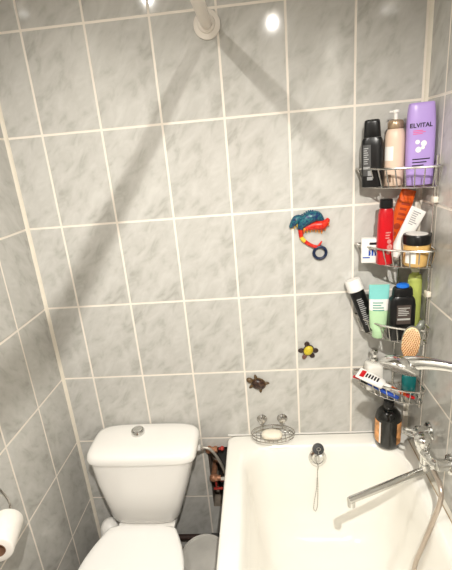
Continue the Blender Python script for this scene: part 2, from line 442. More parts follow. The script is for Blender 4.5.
# brush holder in the corner
t = thing('toilet_brush_holder', 'white rounded plastic brush holder half hidden behind the toilet in the left corner', 'toilet brush holder', (.0, -.125, 0))
b = bm_new(); lathe(b, [(.044, 0), (.046, .004), (.042, .08), (.040, .20), (.042, .212)], 26, 0, Matrix.Translation((.0, -.125, 0))); obj('pot', b, WHITEP, t)
b = bm_new(); lathe(b, [(.0425, .2125), (.043, .235), (.040, .262), (.031, .285), (.017, .296), (.006, .299)], 26, 0, Matrix.Translation((.0, -.125, 0))); obj('lid', b, WHITEP, t)

# ------------------------------------------------------------------ bin
BX, BY, BH = .414, -.272, .30
t = thing('waste_bin', 'small round grey bin with a lid, wedged between the toilet and the bathtub', 'bin', (BX, BY, 0))
MB = Matrix.Translation((BX, BY, 0))
b = bm_new(); lathe(b, [(.062, 0), (.065, .004), (.079, .27), (.079, .275)], 36, 0, MB); obj('bucket', b, BING, t)
b = bm_new(); lathe(b, [(.083, .2755), (.087, .278), (.087, .293), (.0845, .297), (.081, .2965), (.078, .292), (.06, .2935), (.03, .296), (.005, .297)], 40, 0, MB); obj('lid', b, BING, t, sharp=30)

# ------------------------------------------------------------------ pipework in the opening
t = thing('water_valve', 'tarnished brass stop valve with a red knob, upper one in the broken wall opening', 'valve', (.440, .02, .553))
b = bm_new(); rod(b, (.430, HD, .545), (.430, -.012, .545), .011, seg=16); ball(b, (.430, -.012, .545), .016, .016, .015); rod(b, (.430, -.010, .545), (.462, -.012, .548), .010); lathe(b, [(.013, 0), (.013, .012)], 6, 0, along((.452, -.012, .547), (.47, -.012, .549))); obj('body', b, COPPER, t)
b = bm_new(); rod(b, (.470, -.012, .549), (.482, -.012, .551), .005); ball(b, (.484, -.012, .551), .009, .011, .009); obj('knob', b, mat('worn_red_handle', (.62, .20, .17), .5, var=.3, vscale=60), t, label='red knob')
t = thing('water_valve', 'tarnished brass stop valve with a red lever, lower one in the broken wall opening', 'valve', (.445, .02, .41))
b = bm_new(); rod(b, (.436, HD, .41), (.436, -.018, .41), .012); ball(b, (.436, -.02, .41), .017, .017, .017); rod(b, (.436, -.02, .41), (.474, -.022, .409), .0115); lathe(b, [(.015, 0), (.015, .01)], 6, 0, along((.444, -.022, .41), (.46, -.022, .41))); obj('body', b, COPPER, t)
b = bm_new(); lathe(b, [(.013, 0), (.0135, .004), (.0135, .02), (.010, .022)], 6, 0, along((.468, -.022, .409), (.50, -.022, .412))); obj('nut', b, CHROME, t, label='chrome nut')
b = bm_new(); rod(b, (.445, -.02, .40), (.445, -.022, .362), .004); box(b, .432, .492, -.028, -.018, .352, .360, .003); obj('lever', b, MATS['worn_red_handle'], t, label='red lever')
b = bm_new()
tube(b, spline([(.4135, -.052, .590), (.424, -.052, .589), (.440, -.052, .582), (.458, -.051, .557), (.474, -.046, .515), (.486, -.038, .465), (.491, -.030, .43), (.491, -.026, .413)], 8), .0058, 10)
obj('supply_hose', b, BRAID, label='thin grey braided hose running from the cistern down to the lower brass valve', category='hose')
t = thing('inlet_fitting', 'white plastic inlet nut with metal end on the right side of the cistern', 'fitting', (.395, -.052, .590))
b = bm_new(); lathe(b, [(.012, 0), (.0125, .004), (.0125, .026), (.010, .028)], 8, 0, along((.376, -.052, .590), (.42, -.052, .590))); obj('collar', b, WHITEP, t)
b = bm_new(); lathe(b, [(.0095, 0), (.0095, .012)], 6, 0, along((.4035, -.052, .590), (.43, -.052, .590))); obj('nut', b, CHROME, t, label='metal nut')
t = thing('drain_pipe', 'dark grey drain pipe dropping through the wall opening beside the bathtub', 'pipe', (.468, .045, .03))
b = bm_new(); rod(b, (.475, .05, .236), (.475, .05, .56), .024, seg=24); obj('pipe', b, DARKPIPE, t)
b = bm_new(); lathe(b, [(.027, 0), (.031, .004), (.031, .05), (.027, .054)], 24, 0, along((.475, .05, .27), (.475, .05, .4))); obj('socket', b, BLACKP, t)
t = thing('floor_pipe', 'dark red-brown pipe lying low along the wall behind the bin', 'pipe', (.37, -.045, .1))
b = bm_new(); tube(b, spline([(.12, -.03, .09), (.25, -.032, .095), (.36, -.035, .10), (.47, -.038, .102), (.58, -.038, .10)], 6), .012, 14); obj('pipe', b, mat('rusty_pipe', (.22, .15, .13), .6, var=.4, vscale=50), t)
b = bm_new(); rod(b, (.40, -.0365, .101), (.44, -.038, .1015), .016, seg=20); obj('coupling', b, DARKPIPE, t)

# ------------------------------------------------------------------ toilet paper
t = thing('toilet_paper_holder', 'bent chrome wire paper holder on the left wall', 'paper holder', (XL+.001, -.52, .80))
b = bm_new(); lathe(b, [(.018, 0), (.018, .004), (.012, .007)], 20, 0, along((XL+.0005, -.522, .862), (XL+.02, -.522, .862))); obj('wall_plate', b, CHROME, t)
b = bm_new()
w = [(-.122, -.522, .862), (-.105, -.514, .856), (-.094, -.506, .845), (-.091, -.498, .82), (-.089, -.491, .792), (-.082, -.498, .778), (-.0755, -.512, .7722), (-.072, -.53, .7722), (-.047, -.626, .7722), (-.0436, -.64, .7722)]
tube(b, [Vector(p) for p in w], .0032, 8); obj('wire_arm', b, mat('dark_steel_wire', (.74, .72, .69), .22, 1., var=.1), t)
t = thing('toilet_paper_roll', 'white toilet paper roll hanging on the chrome wire holder', 'toilet paper', (-.06, -.58, .757))
RA, RB = Vector((-.073, -.53, .757)), Vector((-.047, -.626, .757)); M = along(RA, RB)
b = bm_new(); lathe(b, [(.0212, 0), (.038, 0), (.0395, .001), (.0405, .004), (.0405, .0955), (.0395, .0985), (.038, .0995), (.0212, .0995)], 40, 0, M, False, False); obj('paper', b, PAPER, t)
b = bm_new(); lathe(b, [(.0195, .0), (.021, 0), (.021, .1005), (.0195, .1005), (.0195, .0)], 28, 0, M, False, False); obj('core', b, CARD, t, label='brown cardboard core')

# ------------------------------------------------------------------ shower rod
RX, RZ = .570, 2.058
t = thing('shower_curtain_rod', 'white shower curtain rod fixed high on the back wall by a round flange', 'curtain rod', (RX, 0, RZ))
b = bm_new(); rod(b, (RX, -.004, RZ), (RX, -1.76, RZ), .0172, seg=24); obj('rod', b, ROD, t)
b = bm_new(); lathe(b, [(.037, .0003), (.040, .003), (.0395, .007), (.034, .010), (.026, .012), (.023, .018), (.0176, .020)], 36, 0, along((RX, 0, RZ), (RX, -.1, RZ))); obj('flange', b, ROD, t)

# ------------------------------------------------------------------ wall ornaments
def wall_M(x, z, ang=0.):       # local x right, local y up the wall, local z off the wall
    return Matrix.Translation((x, 0, z)) @ Matrix(((1, 0, 0, 0), (0, 0, -1, 0), (0, 1, 0, 0), (0, 0, 0, 1))) @ Matrix.Rotation(ang, 4, 'Z')
def turtle(label, x, z, ang, shell, skin, head, sc, paddles, skinw):
    t = thing('turtle_ornament', label, 'ornament', (x, 0, z), group='turtle ornaments on the back wall'); M = wall_M(x, z, ang) @ Matrix.Scale(sc, 4)
    b = bm_new(); ball(b, (0, 0, .006), .020, .0165, .011, M=M, u=20); sh = obj('shell', b, shell, t)
    k = bm_new(); lathe(k, [(.021, .0035), (.0225, .005), (.021, .007)], 24, 0, M @ Matrix.Diagonal((1.02, .86, 1, 1))); sub('shell_rim', k, skin, sh, t)
    b = bm_new(); ball(b, (.0285, 0, .006), .011, .0085, .007, M=M, u=12); obj('head', b, head, t)
    for px, py, a in paddles:
        b = bm_new(); R = M @ Matrix.Translation((px, py, .004)) @ Matrix.Rotation(math.radians(a), 4, 'Z')
        ball(b, (.006, 0, 0), .0115, skinw, .0035, M=R, u=12); obj('flipper', b, skin, t)
    return t
turtle('dark brown turtle ornament on the wall left of and lower than the yellow one', .650, .843, math.radians(152), SHELLB, SKINB, SKINB, 1.30,
       [(.012, .010, 68), (.012, -.010, -50), (-.011, .010, 118), (-.013, -.008, -155)], .0048)
turtle('turtle ornament with yellow shell and dark legs on the wall under the chameleon', .842, .976, math.radians(-121), SHELLY, DARKB, HEADB, 1.02,
       [(.009, .017, 62), (.010, -.017, -58), (-.009, .017, 112), (-.014, -.012, -140)], .0098)

t = thing('chameleon_ornament', 'blue, red and yellow chameleon ornament with a curled tail on the back wall', 'ornament', (.857, 0, 1.41))
M = wall_M(.857, 1.404)
PX = .0037
def c8(px, py): return ((px-310)*PX, (236-py)*PX)       # ornament drawing grid to metres
def blobs(b, pts, mi=0, z=.009, flat=.6):
    P = [Vector((*c8(x, y), z)) for x, y, r in pts]; n = 5
    sp = spline(P, n); rr = []
    for i in range(len(P)-1):
        for k in range(n): rr.append((pts[i][2]*(1-k/n)+pts[i+1][2]*k/n)*PX)
    rr.append(pts[-1][2]*PX)
    tube(b, [M @ p for p in sp], rr, 12, mi=mi)
b = bm_new(); blobs(b, [(301.0, 228.5, 2.4), (303, 224.3, 4.4), (306.5, 220.8, 5.4), (311, 218.3, 5.7), (316, 218, 4.9), (319.5, 220.5, 3.2), (321.5, 223, 1.4)]); body = obj('body', b, CHAMB, t)
b = bm_new(); blobs(b, [(304, 222, 2.6), (301, 218.6, 3.0), (298, 219.6, 4.0), (295.5, 222.5, 3.2), (293.2, 225.2, 2.0), (292, 226.6, .9)]); ball(b, (*c8(297.8, 219.6), .018), .004, .004, .004, M=M); hd = obj('head', b, CHAMB, t, label='blue head')
e = bm_new(); ball(e, (*c8(297.6, 219.4), .022), .0017, .0017, .0014, M=M, u=8, v=6); sub('eye', e, CHAMY, hd, t)
b = bm_new()
for i in range(9):
    x = 303+i*1.9; y = 217.2-3.2*math.sin(PI*i/8); p0 = M @ Vector((*c8(x, y-1.2), .010)); p1 = M @ Vector((*c8(x+.3, y-2.4), .010)); rod(b, p0, p1, .004, .0015, 6)
sub('crest', b, CHAMB, body, t)
b = bm_new(); blobs(b, [(305, 228.5, 2.2), (310, 227, 3.2), (315, 226, 4.2), (320, 226, 4.8), (324, 224, 3.4), (326.5, 220.5, 1.1)], z=.010); be = obj('belly', b, CHAMR, t, label='red belly and flank')
b = bm_new()
for x, y, dx, dy in ((305, 229, -.6, 3.4), (307.5, 229, -.3, 3.2), (310, 228.5, .1, 3.4), (312.5, 228, .2, 3.2), (315, 228, .2, 4.2), (317.5, 228, .5, 5.0), (320, 228, .4, 5.6), (322.5, 227, 1.0, 4.2), (325, 225, 2.0, 2.5)):
    rod(b, M @ Vector((*c8(x, y-1.5), .016)), M @ Vector((*c8(x+dx, y+dy*1.1), .008)), .0055, .0012, 8)
sub('spine_fringe', b, CHAMO, be, t)
b = bm_new()
for x, y, dx, dy in ((294, 226, -.6, 2.4), (296.2, 226, -.2, 2.4), (298.5, 225, 0, 2.4), (300.5, 225, .2, 2.4)): rod(b, M @ Vector((*c8(x, y-1.5), .012)), M @ Vector((*c8(x+dx, y+dy-.3), .006)), .0035, .001, 6)
sub('beard', b, CHAMY, hd, t)
b = bm_new(); blobs(b, [(301.5, 229, 2.2), (301.6, 233, 2.0), (302.2, 236.5, 1.9)], z=.007); blobs(b, [(304.5, 239.5, 1.8), (308, 242.6, 1.7), (312, 245, 1.6), (316, 246.2, 1.5)], z=.006); tl = obj('tail', b, CHAMR, t, label='red tail')
b = bm_new(); blobs(b, [(302.0, 235.8, 2.05), (303.0, 238, 1.95), (305.2, 240.2, 1.85)], z=.007); sub('tail_band', b, CHAMY, tl, t)
b = bm_new(); blobs(b, [(317, 245.5, .9), (319, 243.2, .9), (320.3, 241, .6)], z=.007); sub('tail_tip', b, CHAMR, tl, t)
b = bm_new(); cx, cy = c8(318.6, 251.8); tube(b, [M @ Vector((cx+.0205*math.cos(2*PI*k/24), cy+.0205*math.sin(2*PI*k/24), .007)) for k in range(24)], .0052, 10, True); obj('tail_curl', b, mat('chameleon_dark_blue', (.07, .13, .24), .35, var=.5, vscale=120), t, label='dark blue tail curl')

# ------------------------------------------------------------------ soap dish
DC = (.694, -.053)
t = thing('soap_dish', 'oval chrome wire soap dish hanging on two suction cups above the tub rim', 'soap dish', (.694, 0, .655))
def oval(z, hw, hd, n=44): return [Vector((DC[0]+hw*math.cos(2*PI*k/n), DC[1]+hd*math.sin(2*PI*k/n), z)) for k in range(n)]
b = bm_new(); tube(b, oval(.655, .083, .045), .0021, 8, True); obj('upper_ring', b, WIRE, t)
b = bm_new(); tube(b, oval(.640, .081, .043), .0018, 8, True)
for i in range(9):
    x = DC[0]-.064+i*.016; s = .042*math.sqrt(max(0, 1-((x-DC[0])/.078)**2))
    tube(b, spline([(x, DC[1]+s, .640), (x, DC[1]+s*.8, .632), (x, DC[1], .630), (x, DC[1]-s*.8, .632), (x, DC[1]-s, .640)], 4), .0012, 6)
for k in range(10):
    a = 2*PI*(k+.5)/10; rod(b, (DC[0]+.081*math.cos(a), DC[1]+.043*math.sin(a), .640), (DC[0]+.083*math.cos(a), DC[1]+.045*math.sin(a), .655), .0013, seg=6)
obj('lower_basket', b, WIRE, t)
for x in (.654, .734):
    b = bm_new(); lathe(b, [(.0205, .0004), (.021, .002), (.017, .008), (.012, .014), (.011, .019), (.007, .021)], 24, 0, along((x, 0, .679), (x, -.1, .679))); cu = obj('suction_cup', b, WIRE, t)
    b = bm_new(); tube(b, spline([(x, -.017, .679), (x, -.020, .672), (x, -.013, .660), (x, -.008, .648), (x, -.011, .641)], 5), .0055, 8, flat=.5); sub('hook', b, WIRE, cu, t)
b = bm_new(); sloft(b, [(.6315, .030, .016, 2.6), (.6345, .037, .022, 2.6), (.641, .041, .024, 2.5), (.649, .038, .024, 2.4), (.654, .030, .018, 2.3), (.656, .016, .009, 2.2)], M=Matrix.Translation((.690, -.050, 0)) @ Matrix.Rotation(math.radians(-4), 4, 'Z'))
obj('soap_bar', b, SOAPM, label='cream soap bar lying in the oval wire dish', category='soap', sharp=60)

# ------------------------------------------------------------------ corner rack
CX, CY = 1.206, -.007
FRONT = [(1.005, -.007), (1.009, -.030), (1.030, -.068), (1.070, -.118), (1.130, -.156), (1.180, -.172), (1.199, -.170), (1.206, -.155)]
def rim_path(z, s=1., drop=0.):
    P = [Vector((CX+(x-CX)*s-(1-s)*.012, CY+(y-CY)*s-(1-s)*.012, z)) for x, y in FRONT]
    sp = spline(P, 8); L = [0]
    for a, b in zip(sp, sp[1:]): L.append(L[-1]+(b-a).length)
    out = []
    for k in range(45):
        d = L[-1]*k/44; i = max(j for j in range(len(L)) if L[j] <= d+1e-9); i = min(i, len(sp)-2)
        out.append(sp[i].lerp(sp[i+1], (d-L[i])/(L[i+1]-L[i])))
    return out
t = thing('corner_shower_rack', 'chrome wire corner rack with four baskets, crammed with toiletries in the right corner', 'shower rack', (1.2, -.02, .8))
b = bm_new(); rod(b, (1.206, -.124, .80), (1.206, -.124, 1.64), .0045, seg=12); obj('pole', b, WIRE, t)
b = bm_new(); rod(b, (1.150, -.0065, .80), (1.150, -.0065, 1.64), .0035, seg=10); obj('pole', b, WIRE, t)
for z in (1.515, 1.22):
    b = bm_new(); box(b, 1.198, 1.2125, -.137, -.111, z-.009, z+.009, .003); obj('clip', b, TRIMM, t)
TIERS = [1.612, 1.370, 1.115, .889]
DEP = [.057, .055, .056, .054]
for zi, dp in zip(TIERS, DEP):
    zb = zi-dp
    b = bm_new(); top = rim_path(zi); bot = rim_path(zb, .90)
    tube(b, bot+[Vector((CX-.013, CY-.013, zb))], .0021, 6, True)
    n = len(top)
    for k in range(3, n-1, 4):
        p, q_ = top[k], bot[k]; mid = q_+Vector((0, 0, .006))
        tube(b, [p, p.lerp(mid, .92), q_, q_.lerp(Vector((CX-.02, CY-.02, zb)), .06)], .0020, 6)
    # floor wires run from the front to the walls
    for k in range(3, n-2, 3):
        p = bot[k]; e = Vector((p.x+.0, CY-.012, zb)) if p.y < -.03 else None
        if e is not None: rod(b, p+Vector((0, 0, -.001)), e+Vector((0, 0, -.001)), .0013, seg=6)
    bs = obj('basket', b, WIRE, t)
    r_ = bm_new(); tube(r_, top+[Vector((CX, CY, zi))], .0034, 8, True); sub('rim', r_, WIRE, bs, t)
F1, F2, F3, F4 = [z-d+.0024 for z, d in zip(TIERS, DEP)]

def bottle(name, label, cat, loc, group, rings, m, rz=0., tilt=None):
    t = thing(name, label, cat, loc, tilt if tilt else (0, 0, rz), group, local=True)
    b = bm_new(); sloft(b, rings)
    return t, obj('body', b, m, t, world=False, sharp=50)
def part(name, bm, m, t, **k): return obj(name, bm, m, t, world=False, **k)

G1 = 'toiletries on the top tier of the rack'
rg = [(0, .028, .017, 3), (.002, .031, .0195, 3), (.05, .0315, .020, 3), (.122, .0315, .020, 3), (.138, .0295, .0185, 3), (.145, .0255, .0165, 3)]
t, bd = bottle('shampoo_bottle', 'slim black bottle with black cap at left end of the top basket', 'bottle', (1.045, -.052, F1), G1, rg, BLACKP, tilt=(0, math.radians(-1.5), math.radians(-18)))
b = bm_new(); sloft(b, [(.1455, .0245, .0165, 3), (.147, .0252, .017, 3), (.187, .0225, .0155, 3), (.193, .021, .0145, 3), (.1955, .017, .012, 3)]); part('cap', b, BLACKP, t)
b = bm_new(); patch(b, rg, -.026, -.003, .035, .125); lb = part('label', b, LABELG, t, label='dark grey label')
b = bm_new(); lines(b, rg, -.0235, -.006, .07, .12, 8); patch(b, rg, -.025, -.006, .055, .062, .0009); patch(b, rg, -.014, .002, .022, .032, .0009); patch(b, rg, -.012, .000, .035, .05, .0009); part('print', b, INKG, t)

rg = [(0, .0255, .0255, 2), (.003, .0283, .0283, 2), (.05, .0287, .0287, 2), (.135, .0285, .0285, 2), (.150, .027, .027, 2), (.160, .0235, .0235, 2), (.163, .021, .021, 2)]
t, bd = bottle('pump_bottle', 'cream round pump bottle between the black and the lilac bottle on the top tier', 'bottle', (1.1055, -.060, F1), G1, rg, CREAMP, rz=math.radians(-32))
b = bm_new(); lathe(b, [(.0215, .1635), (.0225, .165), (.0225, .180), (.019, .187), (.010, .190)], 26); part('collar', b, mat('taupe_collar', (.66, .57, .47), .25, .5, var=.1), t, label='taupe collar')
b = bm_new(); lathe(b, [(.0055, .19), (.0055, .207), (.009, .2075), (.010, .211), (.009, .2155)], 18); box(b, -.018, .004, -.005, .005, .2085, .2145, .002); part('pump', b, WHITEP, t, label='white pump head')
b = bm_new(); patch(b, rg, -.023, .004, .075, .115); part('label', b, LABELW, t, label='white label')
b = bm_new(); patch(b, rg, -.012, .0, .012, .035, .0009); part('print', b, mat('brown_ink', (.45, .36, .30), .5, var=.1), t)

rg = [(0, .035, .019, 3.2), (.003, .0375, .022, 3.2), (.03, .0385, .023, 3), (.12, .039, .0235, 3), (.175, .0385, .0225, 3), (.205, .0365, .0205, 3), (.219, .0345, .0185, 3.4), (.225, .0335, .0165, 3.6), (.227, .031, .0135, 3.6)]
t, bd = bottle('shampoo_bottle', 'tall lilac shampoo bottle at right end of the top basket', 'bottle', (1.1685, -.0925, F1), G1, rg, PURPLE, tilt=(0, math.radians(-1), math.radians(-4)))
b = text_bm('ELVITAL', .0118, rg, -.005, .166); part('lettering', b, INKB, t, label='black lettering')
b = bm_new(); lines(b, rg, -.026, .018, .143, .156, 3, .0009); part('print', b, INKP, t, label='pink print')
b = bm_new()
def dot(b, rg, x, z, r, eps=.0009):
    c = bm_v = [b.verts.new((x+r*math.cos(2*PI*k/16), front_y(rg, x+r*math.cos(2*PI*k/16), z+r*math.sin(2*PI*k/16), eps), z+r*math.sin(2*PI*k/16))) for k in range(16)]
    b.faces.new(c)
for x, z, r in ((-.014, .122, .006), (.003, .117, .008), (-.011, .101, .008), (.001, .106, .005)): dot(b, rg, x, z, r, .0008+r*.03)
part('molecule_picture', b, LABELW, t, label='pale molecule picture')
b = bm_new(); lines(b, rg, -.026, .026, .056, .082, 3, .0009, fill=.35); part('small_print', b, INKB, t)

G2 = 'toiletries on the second tier of the rack'
t = thing('small_carton', 'small white carton with blue print at left end of the second basket', 'box', (1.040, -.058, F2), (0, 0, math.radians(-10)), G2, local=True)
b = bm_new(); box(b, -.026, .026, -.014, .014, 0, .080, .0012); part('carton', b, LABELW, t)
rq = [(0, .026, .014, 40), (.08, .026, .014, 40)]
b = bm_new()
for k in range(3): patch(b, rq, -.004+k*.009, .002+k*.009, .024, .044, .0008, nx=2)
patch(b, rq, -.022, .0, .016, .020, .0008); part('print', b, BLUE, t, label='blue print')
b = bm_new(); patch(b, rq, -.002, .025, .060, .068, .0008); part('dark_band', b, INKB, t, label='dark band')

rg = [(0, .022, .017, 2.6), (.003, .0245, .019, 2.6), (.06, .0245, .019, 2.6), (.13, .0235, .019, 2.6), (.160, .0225, .0185, 2.5), (.173, .019, .017, 2.4), (.1765, .0165, .016, 2.3)]
t, bd = bottle('shower_gel_bottle', 'red bottle with black cap near the middle of the second basket', 'bottle', (1.0785, -.088, F2), G2, rg, RED, rz=math.radians(4))
b = bm_new(); lathe(b, [(.0165, .177), (.0195, .178), (.020, .182), (.019, .202), (.0165, .204)], 26); part('cap', b, BLACKP, t, label='black cap')
b = bm_new()
for x, z, r in ((.006, .075, .007), (.008, .058, .009), (.004, .040, .006)): dot(b, rg, x, z, r)
lines(b, rg, -.006, .014, .085, .11, 3); part('print', b, mat('pink_grey_print', (.80, .52, .50), .5, var=.2), t, label='pale print')

rg = [(0, .0215, .013, 2.8), (.003, .0235, .0148, 2.8), (.12, .0245, .0148, 2.8), (.17, .0245, .0145, 2.8), (.19, .0235, .013, 2.8), (.215, .0225, .0105, 3), (.222, .022, .009, 3)]
t, bd = bottle('sun_lotion_bottle', 'orange bottle leaning to the right behind the white tube on the second tier', 'bottle', (1.104, -.033, F2+.0066), G2, rg, ORANGE, tilt=(0, math.radians(15.5), 0))
b = bm_new()
for x, z, r in ((-.006, .105, .010), (-.008, .080, .007)): dot(b, rg, x, z, r)
lines(b, rg, -.014, .014, .125, .19, 4); part('print', b, mat('red_brown_print', (.62, .20, .06), .5, var=.3), t, label='red-brown print')

def squeeze_tube(rg_len, w, d, capr, capl):
    """Rings for a tube standing on its cap with a flat crimp on top."""
    return [(capl, capr*1.05, capr*1.05, 2), (capl+.01, w*.86, d*.9, 2.2), (capl+rg_len*.35, w*.93, d*.8, 2.3), (capl+rg_len*.7, w*.98, d*.45, 2.6), (capl+rg_len-.012, w, .0022, 4), (capl+rg_len, w, .0016, 4)]
rg = squeeze_tube(.146, .0250, .013, .0135, .026)
t, bd = bottle('cream_tube', 'white tube leaning right, flat end up, in front of the orange bottle', 'tube', (1.109, -.076, F2+.010), G2, rg, WHITEP, tilt=(math.radians(-5), math.radians(27), 0))
b = bm_new(); lathe(b, [(.0125, 0), (.014, .002), (.014, .0275)], 22); part('cap', b, WHITEP, t)
b = bm_new(); lines(b, rg, -.014, .014, .118, .165, 7); part('print', b, INKG, t, label='grey print')

t = thing('jar', 'amber jar with wide black lid at right end of the second basket', 'jar', (1.164, -.118, F2), (0, 0, math.radians(-8)), G2, local=True); t.scale = (.93, .93, .93)
rg = [(0, .037, .037, 2), (.004, .040, .040, 2), (.068, .040, .040, 2), (.072, .037, .037, 2)]
b = bm_new(); sloft(b, rg); part('glass', b, AMBER, t)
b = bm_new(); patch(b, rg, -.036, -.008, .012, .052); part('label', b, LABELW, t, label='white label')
b = bm_new(); lathe(b, [(.0415, .0725), (.043, .074), (.043, .100), (.0415, .103), (.038, .104)], 36); ld = part('lid', b, BLACKP, t, label='black lid')
b = bm_new(); lathe(b, [(.0335, .1041), (.0335, .1047)], 32); o = part('lid_disc', b, LABELW, t, label='white disc on lid'); o.parent = ld

G3 = 'toiletries on the third tier of the rack'
def blk(z, w=.0205, d=.0145): return (z, w, d, 2.4)
rg = [(0, .022, .0025, 4), (.008, .022, .004, 3), (.05, .0235, .0125, 2.4), (.10, .0245, .0175, 2.2), (.145, .0245, .021, 2), (.152, .023, .021, 2)]
t, bd = bottle('face_wash_tube', 'black tube with white cap up, leaning left over the rim of the third basket', 'tube', (1.054, -.060, F3+.008), G3, rg, BLACKP, tilt=(math.radians(-9), math.radians(-19), 0))
b = bm_new(); lathe(b, [(.0245, .1525), (.0275, .154), (.0265, .190), (.0245, .193)], 28); part('cap', b, WHITEP, t, label='white cap')
b = bm_new(); lines(b, rg, -.012, .012, .03, .13, 14); part('print', b, INKG, t, label='grey print')

rg = squeeze_tube(.160, .0315, .0185, .0195, .026)
t, bd = bottle('hand_cream_tube', 'turquoise and mint green tube standing on its cap in the third basket', 'tube', (1.066, -.088, F3), G3, rg, MINT, tilt=(0, 0, math.radians(-6)))
b = bm_new(); lathe(b, [(.0175, 0), (.019, .002), (.019, .0255)], 24); part('cap', b, MINT, t)
def band(b, rg, z0, z1, e=.0004):
    sloft(b, [(z, r[1]+e, r[2]+e, r[3]) for z in [z0+(z1-z0)*k/5 for k in range(6)] for r in [ring_at(rg, z)]])
b = bm_new(); band(b, rg, .137, .1859); part('upper_band', b, TEALT, t, label='turquoise top')
b = bm_new(); band(b, rg, .098, .137, .0003); part('white_band', b, LABELW, t, label='white middle band')
b = bm_new(); lines(b, rg, -.02, .02, .098, .132, 4, .0012); part('print', b, mat('green_print', (.35, .60, .55), .5, var=.1), t, label='green print')

rg = [(0, .037, .021, 3.4), (.003, .0405, .0235, 3.4), (.06, .0415, .024, 3.4), (.118, .0415, .024, 3.2), (.138, .039, .0225, 3), (.148, .033, .020, 3), (.151, .030, .0185, 3)]
t, bd = bottle('shower_gel_bottle', 'broad black bottle with blue cap top in the third basket', 'bottle', (1.134, -.106, F3), G3, rg, BLACKP, rz=math.radians(0))
b = bm_new(); sloft(b, [(.1515, .0300, .0185, 3), (.154, .032, .0195, 3), (.174, .030, .0185, 2.8), (.179, .027, .017, 2.6)]); cp = part('cap', b, BLACKP, t)
b = bm_new(); lathe(b, [(.0155, .1785), (.0175, .181), (.0165, .188), (.011, .1915)], 26, 0, Matrix.Diagonal((1.15, .9, 1, 1))); o = part('cap_button', b, mat('bright_blue_plastic', (.12, .42, .80), .3, var=.04), t, label='blue cap top'); o.parent = cp
b = bm_new(); patch(b, rg, -.022, .022, .06, .125); part('label', b, mat('brown_grey_label', (.30, .26, .24), .5, var=.15), t, label='brown-grey label')
b = bm_new(); lines(b, rg, -.018, .018, .09, .12, 5); patch(b, rg, -.020, .020, .074, .080, .0010); part('print', b, INKS, t, label='silver print')

rg = [(0, .0195, .0195, 2), (.003, .022, .022, 2), (.10, .0225, .0225, 2), (.19, .022, .022, 2), (.205, .018, .018, 2), (.210, .011, .011, 2), (.216, .011, .011, 2)]
t, bd = bottle('pump_bottle', 'slim olive green pump bottle tucked in the corner behind the broad black bottle', 'bottle', (1.186, -.066, F3), G3, rg, GREENB)
b = bm_new(); lathe(b, [(.0125, .2165), (.0135, .2175), (.0135, .229), (.006, .231), (.006, .236), (.0125, .2365), (.013, .247), (.011, .250)], 22); box(b, -.006, .022, -.006, .006, .2385, .2465, .002); part('pump', b, mat('pale_sage_pump', (.78, .77, .66), .35, var=.03), t, label='pale pump head')

# brush hung on the front of the third basket
bx, bz = 1.136, 1.090
t = thing('bristle_brush', 'oval wooden bristle brush hooked over the front rim of the third basket', 'brush', (bx, -.197, bz), (math.radians(-4), 0, math.radians(-22)), None, local=True)
MBr = Matrix(((1, 0, 0, 0), (0, 0, -1, 0), (0, 1, 0, 0), (0, 0, 0, 1))) @ Matrix.Rotation(math.radians(-5), 4, 'Z')
b = bm_new(); sloft(b, [(-.012, .021, .046, 2.2), (-.008, .027, .052, 2.2), (0, .0285, .0535, 2.2), (.005, .0275, .0525, 2.2)], M=MBr); part('back', b, BRUSHG, t, label='grey back')
b = bm_new(); sloft(b, [(.0052, .026, .051, 2.2), (.009, .025, .050, 2.2), (.0105, .021, .046, 2.2)], M=MBr); part('pad', b, WOOD, t)
b = bm_new()
for j in range(-7, 8):
    for i in range(-4, 5):
        x, y = i*.0062+(.0031 if j % 2 else 0), j*.0066
        if (x/.024)**2+(y/.048)**2 < 1: rod(b, MBr @ Vector((x, y, .0095)), MBr @ Vector((x*1.1, y*1.07, .019)), .0017, .0014, 5)
part('bristles', b, BRISTLE, t, kind='stuff')
b = bm_new(); tube(b, spline([MBr @ Vector((.012, .043, -.004)), MBr @ Vector((.018, .060, -.002)), MBr @ Vector((.022, .066, -.014)), MBr @ Vector((.022, .050, -.022))], 6), [.009]*6+[.008]*13, 10); part('handle', b, BRUSHG, t)

G4 = 'things in the bottom basket of the rack'
rg = [(0, .026, .024, 5), (.003, .0295, .0275, 5), (.088, .0295, .0275, 5), (.098, .026, .024, 4), (.102, .015, .015, 2)]
t, bd = bottle('soap_dispenser', 'square pale grey soap dispenser with chrome pump at the back of the bottom basket', 'soap dispenser', (1.068, -.046, F4), G4, rg, mat('pale_grey_plastic', (.86, .85, .82), .35, var=.03))
b = bm_new(); lathe(b, [(.0145, .1022), (.0155, .104), (.0155, .120), (.008, .122), (.008, .140), (.0135, .141), (.0135, .152), (.010, .155)], 22); rod(b, (0, 0, .147), (-.006, -.034, .144), .0055, .0045, 10); part('pump', b, CHROME, t, label='chrome pump')

rg = [(0, .0215, .0165, 2.4), (.003, .024, .019, 2.4), (.066, .024, .019, 2.4), (.078, .018, .015, 2.2), (.081, .012, .012, 2)]
t, bd = bottle('mouthwash_bottle', 'small teal translucent bottle at the right end of the bottom basket', 'bottle', (1.177, -.090, F4), G4, rg, TEALB)
b = bm_new(); lathe(b, [(.0125, .0812), (.0135, .083), (.0135, .099), (.0115, .101)], 20); part('cap', b, TEALB, t)

